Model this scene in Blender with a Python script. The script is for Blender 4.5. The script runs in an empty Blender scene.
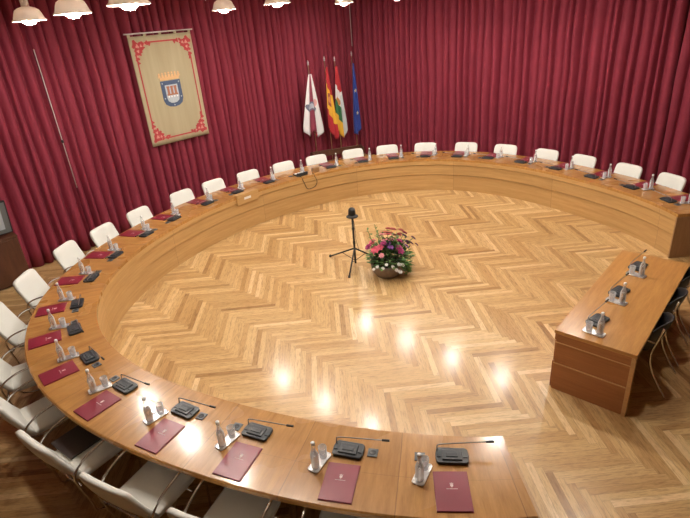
import bpy, bmesh, math, random
from mathutils import Vector, Matrix, noise
random.seed(7)
PI = math.pi
SC = bpy.context.scene
COL = SC.collection

# ------------------------------------------------------------------ camera, world, exposure
cam_d = bpy.data.cameras.new('camera'); cam_d.sensor_width = 36; cam_d.lens = 508.05 / 690 * 36
cam_d.clip_start = 0.05; cam_d.clip_end = 60
cam = bpy.data.objects.new('camera', cam_d); COL.objects.link(cam)
_r = Vector((0.65994, -0.74750, -0.07567)); _u = Vector((0.36704, 0.23288, 0.90058)); _f = Vector((0.65556, 0.62210, -0.42805))
_m = Matrix((_r, _u, -_f)).transposed().to_4x4(); _m.translation = Vector((-5.9424, -4.3624, 3.8650))
cam.matrix_world = _m
SC.camera = cam
W = bpy.data.worlds.new('world'); SC.world = W; W.use_nodes = True
W.node_tree.nodes['Background'].inputs[0].default_value = (0.9, 0.85, 0.8, 1)
W.node_tree.nodes['Background'].inputs[1].default_value = 0.04
SC.view_settings.view_transform = 'Standard'; SC.view_settings.look = 'None'
SC.view_settings.gamma = 1; SC.view_settings.use_curve_mapping = False
SC.view_settings.exposure = 0.0
LAMP_POWER = 275.0     # emission strength of every pendant bulb
LAMP_X = (-3.0, 0.3, 3.4); LAMP_Y = (4.05, 2.6, 1.2, -0.15, -1.58, -3.1); LAMP_Z = 4.15
CEIL = 5.1

# ------------------------------------------------------------------ material helpers
class G:
    """small node-graph writer"""
    def __init__(s, name):
        s.mat = bpy.data.materials.new(name); s.mat.use_nodes = True
        s.t = s.mat.node_tree; s.b = s.t.nodes['Principled BSDF']
    def n(s, typ, **kw):
        o = s.t.nodes.new(typ)
        for k, v in kw.items(): setattr(o, k, v)
        return o
    def put(s, sock, v):
        if isinstance(v, bpy.types.NodeSocket): s.t.links.new(v, sock)
        elif v is not None: sock.default_value = v
    def m(s, op, a, b=None, c=None):
        o = s.n('ShaderNodeMath', operation=op)
        s.put(o.inputs[0], a); s.put(o.inputs[1], b); s.put(o.inputs[2], c)
        return o.outputs[0]
    def xyz(s, vec):
        o = s.n('ShaderNodeSeparateXYZ'); s.put(o.inputs[0], vec); return o.outputs
    def vec(s, x, y, z=0.0):
        o = s.n('ShaderNodeCombineXYZ'); s.put(o.inputs[0], x); s.put(o.inputs[1], y); s.put(o.inputs[2], z); return o.outputs[0]
    def coord(s, k): return s.n('ShaderNodeTexCoord').outputs[k]
    def noise(s, vec, scale=5, detail=3, rough=0.5):
        o = s.n('ShaderNodeTexNoise'); s.put(o.inputs['Vector'], vec); o.inputs['Scale'].default_value = scale
        o.inputs['Detail'].default_value = detail; o.inputs['Roughness'].default_value = rough; return o.outputs[0]
    def white(s, vec):
        o = s.n('ShaderNodeTexWhiteNoise', noise_dimensions='3D'); s.put(o.inputs['Vector'], vec); return o.outputs[0]
    def ramp(s, f, stops):
        o = s.n('ShaderNodeValToRGB'); s.put(o.inputs[0], f); e = o.color_ramp.elements
        while len(e) < len(stops): e.new(0.5)
        for x, (p, c) in zip(e, stops): x.position = p; x.color = (*c, 1)
        return o.outputs[0]
    def mix(s, f, a, b, mode='MIX'):
        o = s.n('ShaderNodeMix', data_type='RGBA', blend_type=mode); s.put(o.inputs[0], f)
        s.put(o.inputs[6], (*a, 1) if isinstance(a, tuple) else a); s.put(o.inputs[7], (*b, 1) if isinstance(b, tuple) else b)
        return o.outputs[2]
    def bump(s, h, strength=0.2, dist=0.01):
        o = s.n('ShaderNodeBump'); s.put(o.inputs['Height'], h); o.inputs['Strength'].default_value = strength
        o.inputs['Distance'].default_value = dist; s.put(s.b.inputs['Normal'], o.outputs[0])
    def set(s, **kw):
        for k, v in kw.items():
            s.put(s.b.inputs[k.replace('_', ' ')], (*v, 1) if isinstance(v, tuple) and len(v) == 3 else v)
        return s.mat

def simple(name, col, rough=0.5, metal=0.0, var=0.06, scale=30, bump=0.0, **kw):
    g = G(name); nz = g.noise(g.coord('Object'), scale, 3)
    c = g.mix(nz, tuple(max(0, x * (1 - var)) for x in col), tuple(min(1, x * (1 + var)) for x in col))
    if bump: g.bump(nz, bump, 0.004)
    return g.set(Base_Color=c, Roughness=rough, Metallic=metal, **kw)

def floor_material():
    g = G('herringbone_parquet')
    x, y, _ = g.xyz(g.coord('Object')); w = 0.0686; k = 1 / (math.sqrt(2) * w)
    a = g.m('ADD', g.m('MULTIPLY', g.m('ADD', x, y), k), 37.11 + 480)
    b = g.m('ADD', g.m('MULTIPLY', g.m('SUBTRACT', y, x), k), 480)
    i = g.m('FLOOR', a); j = g.m('FLOOR', b)
    mm = g.m('FLOOR', g.m('FLOORED_MODULO', g.m('ADD', g.m('SUBTRACT', i, j), 0.5), 24))
    isv = g.m('GREATER_THAN', mm, 11.5)
    hi = g.m('SUBTRACT', i, mm); vj = g.m('SUBTRACT', j, g.m('SUBTRACT', 23, mm))
    def sel(h, v): return g.m('ADD', g.m('MULTIPLY', h, g.m('SUBTRACT', 1, isv)), g.m('MULTIPLY', v, isv))
    along = sel(g.m('SUBTRACT', a, hi), g.m('SUBTRACT', b, vj))
    across = sel(g.m('SUBTRACT', b, j), g.m('SUBTRACT', a, i))
    idv = g.vec(sel(hi, i), sel(j, vj), isv)
    r1 = g.white(idv); r2 = g.white(g.vec(sel(j, vj), sel(hi, i), 3.3))
    grain = g.noise(g.vec(g.m('MULTIPLY', along, 0.16), g.m('MULTIPLY', across, 1.1), g.m('MULTIPLY', r1, 90)), 3.0, 5, 0.6)
    fine = g.noise(g.vec(g.m('MULTIPLY', along, 0.5), g.m('MULTIPLY', across, 3.5), g.m('MULTIPLY', r2, 50)), 3.0, 3, 0.6)
    base = g.ramp(r1, [(0.0, (0.38, 0.205, 0.072)), (0.09, (0.52, 0.31, 0.118)), (0.5, (0.61, 0.39, 0.168)), (0.88, (0.69, 0.465, 0.215)), (1.0, (0.83, 0.61, 0.33))])
    col = g.mix(0.75, base, g.ramp(grain, [(0.3, (0.5, 0.42, 0.34)), (0.5, (1, 1, 1)), (0.75, (1.0, 1.0, 1.0))]), 'MULTIPLY')
    col = g.mix(0.4, col, g.ramp(fine, [(0.3, (0.55, 0.48, 0.4)), (0.6, (1, 1, 1))]), 'MULTIPLY')
    e1 = g.m('MINIMUM', across, g.m('SUBTRACT', 1, across)); e2 = g.m('MINIMUM', along, g.m('SUBTRACT', 12, along))
    gap = g.m('LESS_THAN', g.m('MINIMUM', e1, e2), 0.018)
    col = g.mix(g.m('MULTIPLY', gap, 0.55), col, (0.16, 0.075, 0.03))
    big = g.noise(g.coord('Object'), 2.2, 2)
    return g.set(Base_Color=col, Roughness=g.m('MULTIPLY_ADD', big, 0.12, 0.27), Specular_IOR_Level=0.5, Coat_Weight=0.45, Coat_Roughness=0.16)

def veneer(name, c1, c2, su, sv, seg=0.0, seam_v=None, rough=0.22, phase=0.45, coat=0.3):
    """wood veneer laid out on the UV map in metres; su/sv stretch the grain"""
    g = G(name); x, y, _ = g.xyz(g.coord('UV'))
    if seg:
        q = g.m('DIVIDE', g.m('ADD', x, 40 * seg + phase * seg), seg); cell = g.m('FLOOR', q); fr = g.m('SUBTRACT', q, cell); rnd = g.white(g.vec(cell, 1.7, 0.3))
    else: rnd = 0.5
    v = g.vec(g.m('MULTIPLY', x, su), g.m('MULTIPLY', y, sv), g.m('MULTIPLY', rnd, 30))
    n1 = g.noise(v, 1.0, 5, 0.6); n2 = g.noise(g.vec(g.m('MULTIPLY', x, su * 5), g.m('MULTIPLY', y, sv * 5), 4.0), 1.0, 3, 0.6)
    n3 = g.noise(g.vec(x, y, 9.0), 1.6, 2)
    col = g.mix(g.ramp(n1, [(0.3, (0, 0, 0)), (0.7, (1, 1, 1))]), c1, c2)
    col = g.mix(0.3, col, g.ramp(n2, [(0.35, (0.72, 0.68, 0.64)), (0.6, (1, 1, 1))]), 'MULTIPLY')
    if seg:
        col = g.mix(g.m('MULTIPLY', rnd, 0.35), col, tuple(c * 0.8 for c in c1))
        s = g.m('LESS_THAN', g.m('MINIMUM', fr, g.m('SUBTRACT', 1, fr)), 0.0035 / seg)
        col = g.mix(g.m('MULTIPLY', s, 0.5), col, (0.12, 0.05, 0.02))
    if seam_v is not None:
        s = g.m('LESS_THAN', g.m('ABSOLUTE', g.m('SUBTRACT', y, seam_v)), 0.002)
        col = g.mix(g.m('MULTIPLY', s, 0.35), col, (0.12, 0.05, 0.02))
    return g.set(Base_Color=col, Roughness=g.m('MULTIPLY_ADD', n3, 0.1, rough), Coat_Weight=coat, Coat_Roughness=0.13)

M = {}
M['floor'] = floor_material()
M['top'] = veneer('honey_veneer_top', (0.40, 0.18, 0.045), (0.60, 0.315, 0.095), 20, 2.6, seg=0.81, seam_v=0.45, phase=0.5, coat=0.6)
M['front'] = veneer('honey_veneer_front', (0.49, 0.285, 0.10), (0.64, 0.40, 0.165), 1.2, 22, seg=2.55, rough=0.34, phase=0.2, coat=0.1)
M['edge'] = veneer('wood_edge_band', (0.52, 0.29, 0.11), (0.64, 0.38, 0.16), 1.5, 20, rough=0.3)
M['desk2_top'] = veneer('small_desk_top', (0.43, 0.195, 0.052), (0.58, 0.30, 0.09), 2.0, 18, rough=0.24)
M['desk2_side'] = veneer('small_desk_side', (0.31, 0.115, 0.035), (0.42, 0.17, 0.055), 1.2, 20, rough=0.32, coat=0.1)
M['end'] = veneer('end_veneer', (0.28, 0.15, 0.065), (0.36, 0.20, 0.09), 10, 1.5, rough=0.3)
M['dark_wood'] = veneer('dark_brown_wood', (0.07, 0.024, 0.010), (0.115, 0.042, 0.017), 14, 1.6, rough=0.45, coat=0.0)
M['cream'] = simple('cream_leather', (0.79, 0.785, 0.725), 0.45, bump=0.12, var=0.03, scale=60)
M['chrome'] = simple('chrome', (0.80, 0.79, 0.78), 0.2, 1.0, var=0.02)
M['neck'] = simple('satin_neck_metal', (0.33, 0.32, 0.31), 0.32, 0.8, var=0.02)
M['black_plastic'] = simple('charcoal_plastic', (0.022, 0.028, 0.034), 0.36)
M['black_plastic2'] = simple('charcoal_plastic_raised', (0.036, 0.043, 0.05), 0.42)
M['port'] = simple('grey_port', (.10, .115, .125), .4)
M['black_chair'] = simple('black_shell', (0.009, 0.009, 0.011), 0.5)
M['black'] = simple('matte_black', (0.012, 0.012, 0.013), 0.5)
M['burgundy'] = simple('burgundy_leatherette', (0.235, 0.014, 0.035), 0.34, var=0.12, scale=250, bump=0.15, Coat_Weight=0.25, Coat_Roughness=0.25)
M['paper'] = simple('white_paper', (0.82, 0.80, 0.76), 0.7)
M['print'] = simple('silver_print', (0.75, 0.6, 0.58), 0.5)
M['white_cap'] = simple('white_cap', (0.85, 0.85, 0.84), 0.35)
g = G('thin_glass'); tr = g.n('ShaderNodeBsdfTransparent'); mx = g.n('ShaderNodeMixShader'); lw = g.n('ShaderNodeLayerWeight'); lw.inputs[0].default_value = .35
g.set(Base_Color=(.93, .95, .97), Roughness=.06, Specular_IOR_Level=1.0); g.put(mx.inputs[0], g.m('MULTIPLY_ADD', lw.outputs[1], .75, .16)); g.t.links.new(tr.outputs[0], mx.inputs[1]); g.t.links.new(g.b.outputs[0], mx.inputs[2]); g.t.links.new(mx.outputs[0], g.t.nodes['Material Output'].inputs['Surface']); M['thin_glass'] = g.mat
M['silver'] = simple('polished_silver', (0.86, 0.86, 0.87), 0.28, 0.85, var=0.02)
M['wall'] = simple('plain_wall', (0.55, 0.5, 0.45), 0.8)
M['ceiling'] = simple('ceiling_paint', (0.72, 0.68, 0.62), 0.8)
M['pale_rod'] = simple('pale_rod', (0.62, 0.58, 0.55), 0.4)
g = G('ivory_lamp_shade'); tr = g.n('ShaderNodeBsdfTranslucent'); tr.inputs[0].default_value = (.95, .86, .8, 1); mx = g.n('ShaderNodeMixShader'); mx.inputs[0].default_value = .09
g.set(Base_Color=(.88, .80, .72), Roughness=.4); g.t.links.new(g.b.outputs[0], mx.inputs[1]); g.t.links.new(tr.outputs[0], mx.inputs[2]); g.t.links.new(mx.outputs[0], g.t.nodes['Material Output'].inputs['Surface']); M['porcelain'] = g.mat
M['brass'] = simple('warm_metal', (0.75, 0.6, 0.45), 0.3, 1.0)
g = G('water_glass'); M['glass'] = g.set(Base_Color=(0.95, 0.97, 0.99), Roughness=0.04, Transmission_Weight=0.86, IOR=1.33)
g = G('bulb_glow'); g.b.inputs['Emission Color'].default_value = (1.0, 0.948, 0.865, 1); g.b.inputs['Emission Strength'].default_value = LAMP_POWER
M['bulb'] = g.set(Base_Color=(1, 0.95, 0.9))
g = G('crimson_velvet'); nz = g.noise(g.coord('Object'), 3, 2)
M['curtain'] = g.set(Base_Color=g.mix(nz, (0.19, 0.013, 0.030), (0.245, 0.02, 0.044)), Roughness=0.8)
g = G('tapestry_weave'); x, y, z = g.xyz(g.coord('Object'))
wv = g.noise(g.vec(g.m('MULTIPLY', x, 9), 0.0, g.m('MULTIPLY', z, 0.7)), 1.0, 3)
M['tapestry'] = g.set(Base_Color=g.mix(wv, (0.33, 0.275, 0.16), (0.47, 0.40, 0.26)), Roughness=0.9)
M['tap_red'] = simple('tapestry_crimson', (0.42, 0.05, 0.055), 0.9, var=0.25, scale=60)
M['tap_pink'] = simple('tapestry_rose', (0.62, 0.26, 0.22), 0.9, var=0.25, scale=60)
M['tap_blue'] = simple('tapestry_blue', (0.07, 0.10, 0.17), 0.9, var=0.3, scale=60)
M['tap_light'] = simple('tapestry_pale_blue', (0.42, 0.47, 0.52), 0.9, var=0.15, scale=40)
M['tap_gold'] = simple('tapestry_gold', (0.66, 0.40, 0.20), 0.9, var=0.2, scale=60)
M['tap_brown'] = simple('tapestry_tower_brown', (0.36, 0.15, 0.09), 0.9, var=0.2, scale=60)

# ------------------------------------------------------------------ mesh helpers
class B:
    def __init__(s): s.bm = bmesh.new(); s.uv = s.bm.loops.layers.uv.new('UVMap')
    def merge(s, other, mat=None):
        me = bpy.data.meshes.new('t'); other.to_mesh(me); other.free()
        if mat is not None: me.transform(mat)
        s.bm.from_mesh(me); bpy.data.meshes.remove(me)
    def box(s, c, d, bev=0.0, seg=2, mat=None, smooth=False):
        t = bmesh.new(); t.loops.layers.uv.new('UVMap'); bmesh.ops.create_cube(t, size=1)
        for v in t.verts: v.co = Vector((v.co.x * d[0], v.co.y * d[1], v.co.z * d[2]))
        if bev: bmesh.ops.bevel(t, geom=list(t.edges), offset=bev, segments=seg, profile=0.5, affect='EDGES')
        for v in t.verts: v.co += Vector(c)
        for f in t.faces: f.smooth = smooth
        s.merge(t, mat); return s
    def boxuv(s):
        """planar UVs in metres from face normals"""
        s.bm.normal_update()
        for f in s.bm.faces:
            n = f.normal; ax = max(range(3), key=lambda k: abs(n[k]))
            for l in f.loops:
                p = l.vert.co
                l[s.uv].uv = (p.y, p.z) if ax == 0 else (p.x, p.z) if ax == 1 else (p.x, p.y)
        return s
    def quad(s, pts, smooth=False, uvs=None):
        vs = [s.bm.verts.new(p) for p in pts]; f = s.bm.faces.new(vs); f.smooth = smooth
        if uvs:
            for l, q in zip(f.loops, uvs): l[s.uv].uv = q
        return f
    def prism(s, pts, axis, a, b, bev=0.0):
        """polygon pts (2D) extruded along axis from a to b; axis 'y': pts are (x,z); 'z': (x,y)"""
        def P(p, h): return (p[0], h, p[1]) if axis == 'y' else (p[0], p[1], h) if axis == 'z' else (h, p[0], p[1])
        t = bmesh.new(); t.loops.layers.uv.new('UVMap')
        A = [t.verts.new(P(p, a)) for p in pts]; C = [t.verts.new(P(p, b)) for p in pts]
        t.faces.new(A); t.faces.new(C[::-1])
        for i in range(len(pts)): t.faces.new((A[i - 1], A[i], C[i], C[i - 1]))
        bmesh.ops.recalc_face_normals(t, faces=list(t.faces))
        if bev: bmesh.ops.bevel(t, geom=list(t.edges), offset=bev, segments=2, profile=0.5, affect='EDGES')
        s.merge(t); return s
    def lathe(s, prof, n=20, c=(0, 0, 0), smooth=True, mat=None):
        t = bmesh.new(); t.loops.layers.uv.new('UVMap'); rings = []
        for r, z in prof:
            if r < 1e-6: rings.append([t.verts.new((c[0], c[1], c[2] + z))])
            else: rings.append([t.verts.new((c[0] + r * math.cos(2 * PI * k / n), c[1] + r * math.sin(2 * PI * k / n), c[2] + z)) for k in range(n)])
        for A, C in zip(rings, rings[1:]):
            for k in range(n):
                q = (k + 1) % n
                if len(A) == 1 and len(C) == 1: continue
                if len(A) == 1: f = t.faces.new((A[0], C[q], C[k]))
                elif len(C) == 1: f = t.faces.new((A[k], A[q], C[0]))
                else: f = t.faces.new((A[k], A[q], C[q], C[k]))
                f.smooth = smooth
        bmesh.ops.recalc_face_normals(t, faces=list(t.faces)); s.merge(t, mat); return s
    def tube(s, pts, r, n=8, smooth_path=0, closed=False):
        pts = [Vector(p) for p in pts]
        rad = r if isinstance(r, (list, tuple)) else None
        for _ in range(smooth_path):
            q = []; N = len(pts)
            if closed:
                for i in range(N): a, b = pts[i], pts[(i + 1) % N]; q += [a * .75 + b * .25, a * .25 + b * .75]
            else:
                q = [pts[0]]
                for a, b in zip(pts, pts[1:]): q += [a * .75 + b * .25, a * .25 + b * .75]
                q.append(pts[-1])
            pts = q
        t = bmesh.new(); t.loops.layers.uv.new('UVMap'); rings = []; up = None; N = len(pts)
        for i, p in enumerate(pts):
            if closed: d = pts[(i + 1) % N] - pts[i - 1]
            else: d = (pts[min(i + 1, N - 1)] - pts[max(i - 1, 0)])
            d.normalize()
            if up is None: up = Vector((0, 0, 1)) if abs(d.z) < .9 else Vector((1, 0, 0))
            x = up - d * up.dot(d); x.normalize(); up = x; y = d.cross(x)
            rr = r if rad is None else rad[0] + (rad[1] - rad[0]) * i / (N - 1)
            rings.append([t.verts.new(p + x * rr * math.cos(2 * PI * k / n) + y * rr * math.sin(2 * PI * k / n)) for k in range(n)])
        pr = list(zip(rings, rings[1:])) + ([(rings[-1], rings[0])] if closed else [])
        for A, C in pr:
            for k in range(n): f = t.faces.new((A[k], A[(k + 1) % n], C[(k + 1) % n], C[k])); f.smooth = True
        if not closed: t.faces.new(rings[0][::-1]); t.faces.new(rings[-1])
        bmesh.ops.recalc_face_normals(t, faces=list(t.faces)); s.merge(t); return s
    def pillow(s, w, h, t_, ne=5.0, p=5.0, n=48, warp=None):
        """rounded slab in the XY plane, thickness along Z; warp(v)->v"""
        t = bmesh.new(); t.loops.layers.uv.new('UVMap')
        sc = [0.35, 0.6, 0.8, 0.9, 0.96, 0.99, 1.0]
        rows = [(q, t_ / 2 * (1 - q ** p) ** (1 / p)) for q in sc]
        full = [(q, z) for q, z in rows] + [(q, -z) for q, z in rows[:-1][::-1]]
        rings = []
        for q, z in full:
            R = []
            for k in range(n):
                a = 2 * PI * (k + .5) / n; c, d = math.cos(a), math.sin(a)
                R.append(t.verts.new((q * w / 2 * math.copysign(abs(c) ** (2 / ne), c), q * h / 2 * math.copysign(abs(d) ** (2 / ne), d), z)))
            rings.append(R)
        for A, C in zip(rings, rings[1:]):
            for k in range(n): t.faces.new((A[k], A[(k + 1) % n], C[(k + 1) % n], C[k]))
        for R, z in ((rings[0], t_ / 2), (rings[-1], -t_ / 2)):
            c = t.verts.new((0, 0, z))
            for k in range(n): t.faces.new((R[k], R[(k + 1) % n], c))
        bmesh.ops.recalc_face_normals(t, faces=list(t.faces))
        for f in t.faces: f.smooth = True
        if warp:
            for v in t.verts: v.co = warp(v.co.copy())
        s.merge(t); return s
    def build(s, name, mat, parent=None, loc=None, rz=0.0):
        me = bpy.data.meshes.new(name); s.bm.to_mesh(me); s.bm.free()
        me.materials.append(mat); o = bpy.data.objects.new(name, me); COL.objects.link(o)
        if parent is not None: o.parent = parent
        if loc is not None: o.location = loc
        if rz: o.rotation_euler = (0, 0, rz)
        return o

def tag(o, label, cat, group=None, kind=None):
    o['label'] = label; o['category'] = cat
    if group: o['group'] = group
    if kind: o['kind'] = kind
    return o
def struct(o): o['kind'] = 'structure'; return o
def empty(name, loc=(0, 0, 0), rz=0.0):
    o = bpy.data.objects.new(name, None); COL.objects.link(o); o.empty_display_size = 0.05
    o.location = loc; o.rotation_euler = (0, 0, rz); return o
KIDS = {}
def dup(root, loc, rz):
    """a copy of a thing with copies of its parts and sub-parts"""
    def rec(o, parent):
        c = o.copy(); COL.objects.link(c); c.parent = parent
        for ch in KIDS.get(o.name, []): rec(ch, c)
        return c
    r = rec(root, None); r.location = loc; r.rotation_euler = (0, 0, rz); return r
def freeze(root):
    def rec(o):
        k = list(o.children); KIDS[o.name] = k
        for c in k: rec(c)
    rec(root); return root
used = set()
def place(proto, loc, rz, label, cat, group):
    if proto.name in used: o = dup(proto, loc, rz)
    else: used.add(proto.name); o = proto; o.location = loc; o.rotation_euler = (0, 0, rz)
    return tag(o, label, cat, group)

# ------------------------------------------------------------------ the plan of the ring desk
def rr(ph):
    t = ph + PI / 2
    return 4.2051 * (1 - .0292 * math.cos(2 * t) + .0252 * math.cos(3 * t) - .0141 * math.cos(4 * t) - .0136 * math.cos(5 * t))
_ph = [math.radians(-90 + .5 * k) for k in range(721)]
_X = [Vector((rr(a) * math.cos(a), rr(a) * math.sin(a))) for a in _ph]
_N = []
for k in range(721):
    t = _X[(k + 1) % 720] - _X[(k - 1) % 720]; t.normalize(); _N.append(Vector((t.y, -t.x)))
_S = [0.0]
for k in range(1, 721): _S.append(_S[-1] + ((_X[k] + .39 * _N[k]) - (_X[k - 1] + .39 * _N[k - 1])).length)
_h = _S[-1] / 2; _S = [q - _h for q in _S]
def frame(s):
    lo, hi = 0, 720
    while hi - lo > 1:
        m = (lo + hi) // 2
        if _S[m] <= s: lo = m
        else: hi = m
    f = (s - _S[lo]) / (_S[hi] - _S[lo]); n = _N[lo].lerp(_N[hi], f).normalized()
    return _X[lo].lerp(_X[hi], f), n
def at(s, off, x=0.0, z=0.0):
    """point on the ring: s along it, off outwards, x sideways (to the sitter's right); and the heading of a sitter"""
    p, n = frame(s); t = Vector((-n.y, n.x)); q = p + n * off + t * x
    return Vector((q.x, q.y, z)), math.atan2(-n.y, -n.x) - PI / 2
PITCH = 0.81; S_END = 11.0; S_LO = -11.17; T_Z = 0.75; OUT = 0.782

SP = {13: 10.47, 12: 9.68, 11: 8.85, 10: 8.05, 9: 7.21, 8: 6.39, 7: 5.60, 6: 4.86, 5: 4.07, 4: 3.25, 3: 2.39, 2: 1.62, 1: .73, 0: -.08, -1: -.90, -2: -1.66, -3: -2.53,
      -4: -3.36, -5: -4.12, -6: -4.91, -7: -5.66, -8: -6.42, -9: -7.22, -10: -8.06, -11: -8.90, -12: -9.77, -13: -10.57}

def sweep(prof, s0, s1, mat_name, name, parent, step=0.1, caps=True):
    b = B(); n = max(2, int((s1 - s0) / step)); fr = [frame(s0 + (s1 - s0) * k / n) for k in range(n + 1)]
    ss = [s0 + (s1 - s0) * k / n for k in range(n + 1)]
    def pt(k, q): p, nn = fr[k]; e = min(1, max(0, (ss[k] - 9.6) / 1.3)); v = p + nn * (q[0] + .055 * e * e * (1 - q[0] / OUT)); return (v.x, v.y, q[1])
    acc = 0
    for i in range(len(prof)):
        a, c = prof[i], prof[(i + 1) % len(prof)]
        ln = math.hypot(c[0] - a[0], c[1] - a[1])
        flat = abs(c[0] - a[0]) > abs(c[1] - a[1])
        ua, uc = (a[0], c[0]) if flat else (a[1], c[1])
        A = [b.bm.verts.new(pt(k, a)) for k in range(n + 1)]; C = [b.bm.verts.new(pt(k, c)) for k in range(n + 1)]
        for k in range(n):
            f = b.bm.faces.new((A[k], C[k], C[k + 1], A[k + 1])); f.smooth = True
            for l, q in zip(f.loops, ((ss[k], ua), (ss[k], uc), (ss[k + 1], uc), (ss[k + 1], ua))): l[b.uv].uv = q
    if caps:
        for k in (0, n): b.quad([pt(k, q) for q in prof], uvs=[(q[0], q[1]) for q in prof])
    bmesh.ops.recalc_face_normals(b.bm, faces=list(b.bm.faces))
    return b.build(name, M[mat_name], parent)

# ------------------------------------------------------------------ room shell
X0, X1, Y0, Y1 = -8.6, 6.35, -8.6, 6.35
b = B(); b.quad([(X0, Y0, 0), (X1, Y0, 0), (X1, Y1, 0), (X0, Y1, 0)]); struct(b.build('floor', M['floor']))
b = B(); b.box(((X0 + X1) / 2, (Y0 + Y1) / 2, CEIL + .05), (X1 - X0, Y1 - Y0, .1)); struct(b.build('ceiling', M['ceiling']))
b = B(); b.box(((X0 + X1) / 2, Y1 + .05, CEIL / 2), (X1 - X0, .1, CEIL)); struct(b.build('wall_back', M['wall']))
b = B(); b.box((X1 + .05, (Y0 + Y1) / 2, CEIL / 2), (.1, Y1 - Y0, CEIL)); struct(b.build('wall_right', M['wall']))
b = B(); b.box((X0 - .05, (Y0 + Y1) / 2, CEIL / 2), (.1, Y1 - Y0, CEIL)).boxuv(); struct(b.build('wall_left', M['dark_wood']))
b = B(); b.box(((X0 + X1) / 2, Y0 - .05, CEIL / 2), (X1 - X0, .1, CEIL)).boxuv(); struct(b.build('wall_front', M['dark_wood']))

# ------------------------------------------------------------------ curtains
def curtain(axis, a0, a1, base, inward, pitch0, seed, label, amp=0.17):
    rnd = random.Random(seed); b = B(); step = 0.01; n = int((a1 - a0) / step); th = 0.0; cols = []
    pit = pitch0; ph = 0; am = 1
    for k in range(n + 1):
        if k == 0 or th >= ph + PI:
            ph = th if k == 0 else ph + PI; pit = pitch0 * rnd.uniform(.72, 1.35); am = rnd.uniform(.7, 1.2); lean = rnd.uniform(-.03, .03); sk = rnd.uniform(.75, 1.3)
        x = min(1, max(0, (th - ph) / PI)) ** sk
        cols.append((a0 + (a1 - a0) * k / n, am * math.sqrt(max(0, math.sin(x * PI))), ph))
        th += PI * (a1 - a0) / n / pit
    rows = 16; V = []
    for r in range(rows + 1):
        z = 0.015 + (CEIL - 0.06 - 0.015) * r / rows; R = []
        for x, q, p in cols:
            wob = 0.02 * noise.noise(Vector((x * 2.2, z * .8, seed))) * (1 - .5 * z / CEIL) * 2
            d = base + inward * (q * amp * (1.0 + .25 * noise.noise(Vector((x * 3, z * .7, seed + 5)))) + .02 * noise.noise(Vector((x * .8, z * .5, seed + 9))))
            R.append(b.bm.verts.new((x + wob, d, z) if axis == 'x' else (d, x + wob, z)))
        V.append(R)
    for r in range(rows):
        for k in range(n):
            f = b.bm.faces.new((V[r][k], V[r][k + 1], V[r + 1][k + 1], V[r + 1][k])); f.smooth = True
    bmesh.ops.recalc_face_normals(b.bm, faces=list(b.bm.faces))
    o = b.build('curtain', M['curtain'])
    md = o.modifiers.new('thick', 'SOLIDIFY'); md.thickness = 0.004
    tag(o, label, 'curtain'); return o
curtain('x', X0 + .1, -2.425, 6.15, -1, .178, 3, 'crimson velvet curtain at the far left, left of the pale draw rod')
curtain('x', -2.41, 5.955, 6.15, -1, .178, 4, 'wide crimson curtain on the left wall, behind the tapestry and the flags')
curtain('y', -2.2, 6.12, 6.15, -1, .185, 6, 'crimson curtain on the right wall, beside the corner with the flags')
curtain('y', Y0 + .1, -2.21, 6.15, -1, .235, 8, 'crimson curtain at the right edge of the photo')
def draw_rod(x, y, z0, z1, label):
    b = B(); b.tube([(x, y, z0), (x, y, z1)], .008, 8); o = b.build('curtain_draw_rod', M['pale_rod'])
    tag(o, label, 'curtain rod'); c = B(); c.lathe([(0, 0), (.022, .01), (.026, .035), (.012, .06), (0, .065)], 10, (x, y, 2.16)); c.build('knob', M['black'], o)
draw_rod(-2.42, 5.93, 1.3, 3.78, 'long thin pale draw rod hanging on the curtain left of the tapestry')
draw_rod(5.9, 5.9, 3.12, 4.9, 'short pale draw rod in the corner above the blue flag')

# ------------------------------------------------------------------ pendant lamps
ORD = ['', 'first', 'second', 'third', 'fourth', 'fifth', 'sixth', 'seventh', 'eighth', 'ninth', 'tenth', 'eleventh', 'twelfth', 'thirteenth', 'fourteenth']
def make_lamp():
    t = empty('pendant_lamp')
    b = B(); b.lathe([(0.2142, 0), (0.2201, .006), (0.2142, .016), (0.1974, .03), (0.1722, .10), (0.1554, .135), (0.1092, .165), (0.0588, .18), (0.0462, .185), (0.0462, .19),
                      (0.04032, .186), (0.04032, .176), (0.1008, .155), (0.1445, .128), (0.1613, .095), (0.1882, .028), (0.2058, .006), (0.2142, 0)], 32)
    b.build('lamp_shade', M['porcelain'], t)
    b = B(); b.lathe([(0, .14), (.05, .145), (.052, .30), (.045, .36), (.02, .375), (0, .375)], 18); b.build('neck', M['porcelain'], t)
    b = B(); b.tube([(0, 0, .37), (0, 0, CEIL - LAMP_Z)], .012, 8); b.build('rod', M['porcelain'], t)
    b = B(); b.lathe([(0, -.05), (.055, -.04), (.09, -.005), (.1, .04), (.085, .085), (.045, .12), (.03, .138), (0, .14)], 16); b.build('bulb', M['bulb'], t)
    return freeze(t)
lamp = make_lamp()
rows = ['row nearest the camera', 'middle row', 'far row']
for i, x in enumerate(LAMP_X):
    for j, y in enumerate(LAMP_Y):
        if j == 5 and i != 1: continue  # last in the middle row: unseen lamp added to brighten the lower right floor
        place(lamp, (x + (.07 if i == 2 else 0), y - (.10 if i == 2 else 0), LAMP_Z), 0, 'lit ivory bell pendant lamp, %s from the tapestry curtain in the %s' % (ORD[j + 1], rows[i]), 'pendant lamp', 'pendant lamps over the ring desk')

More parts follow.
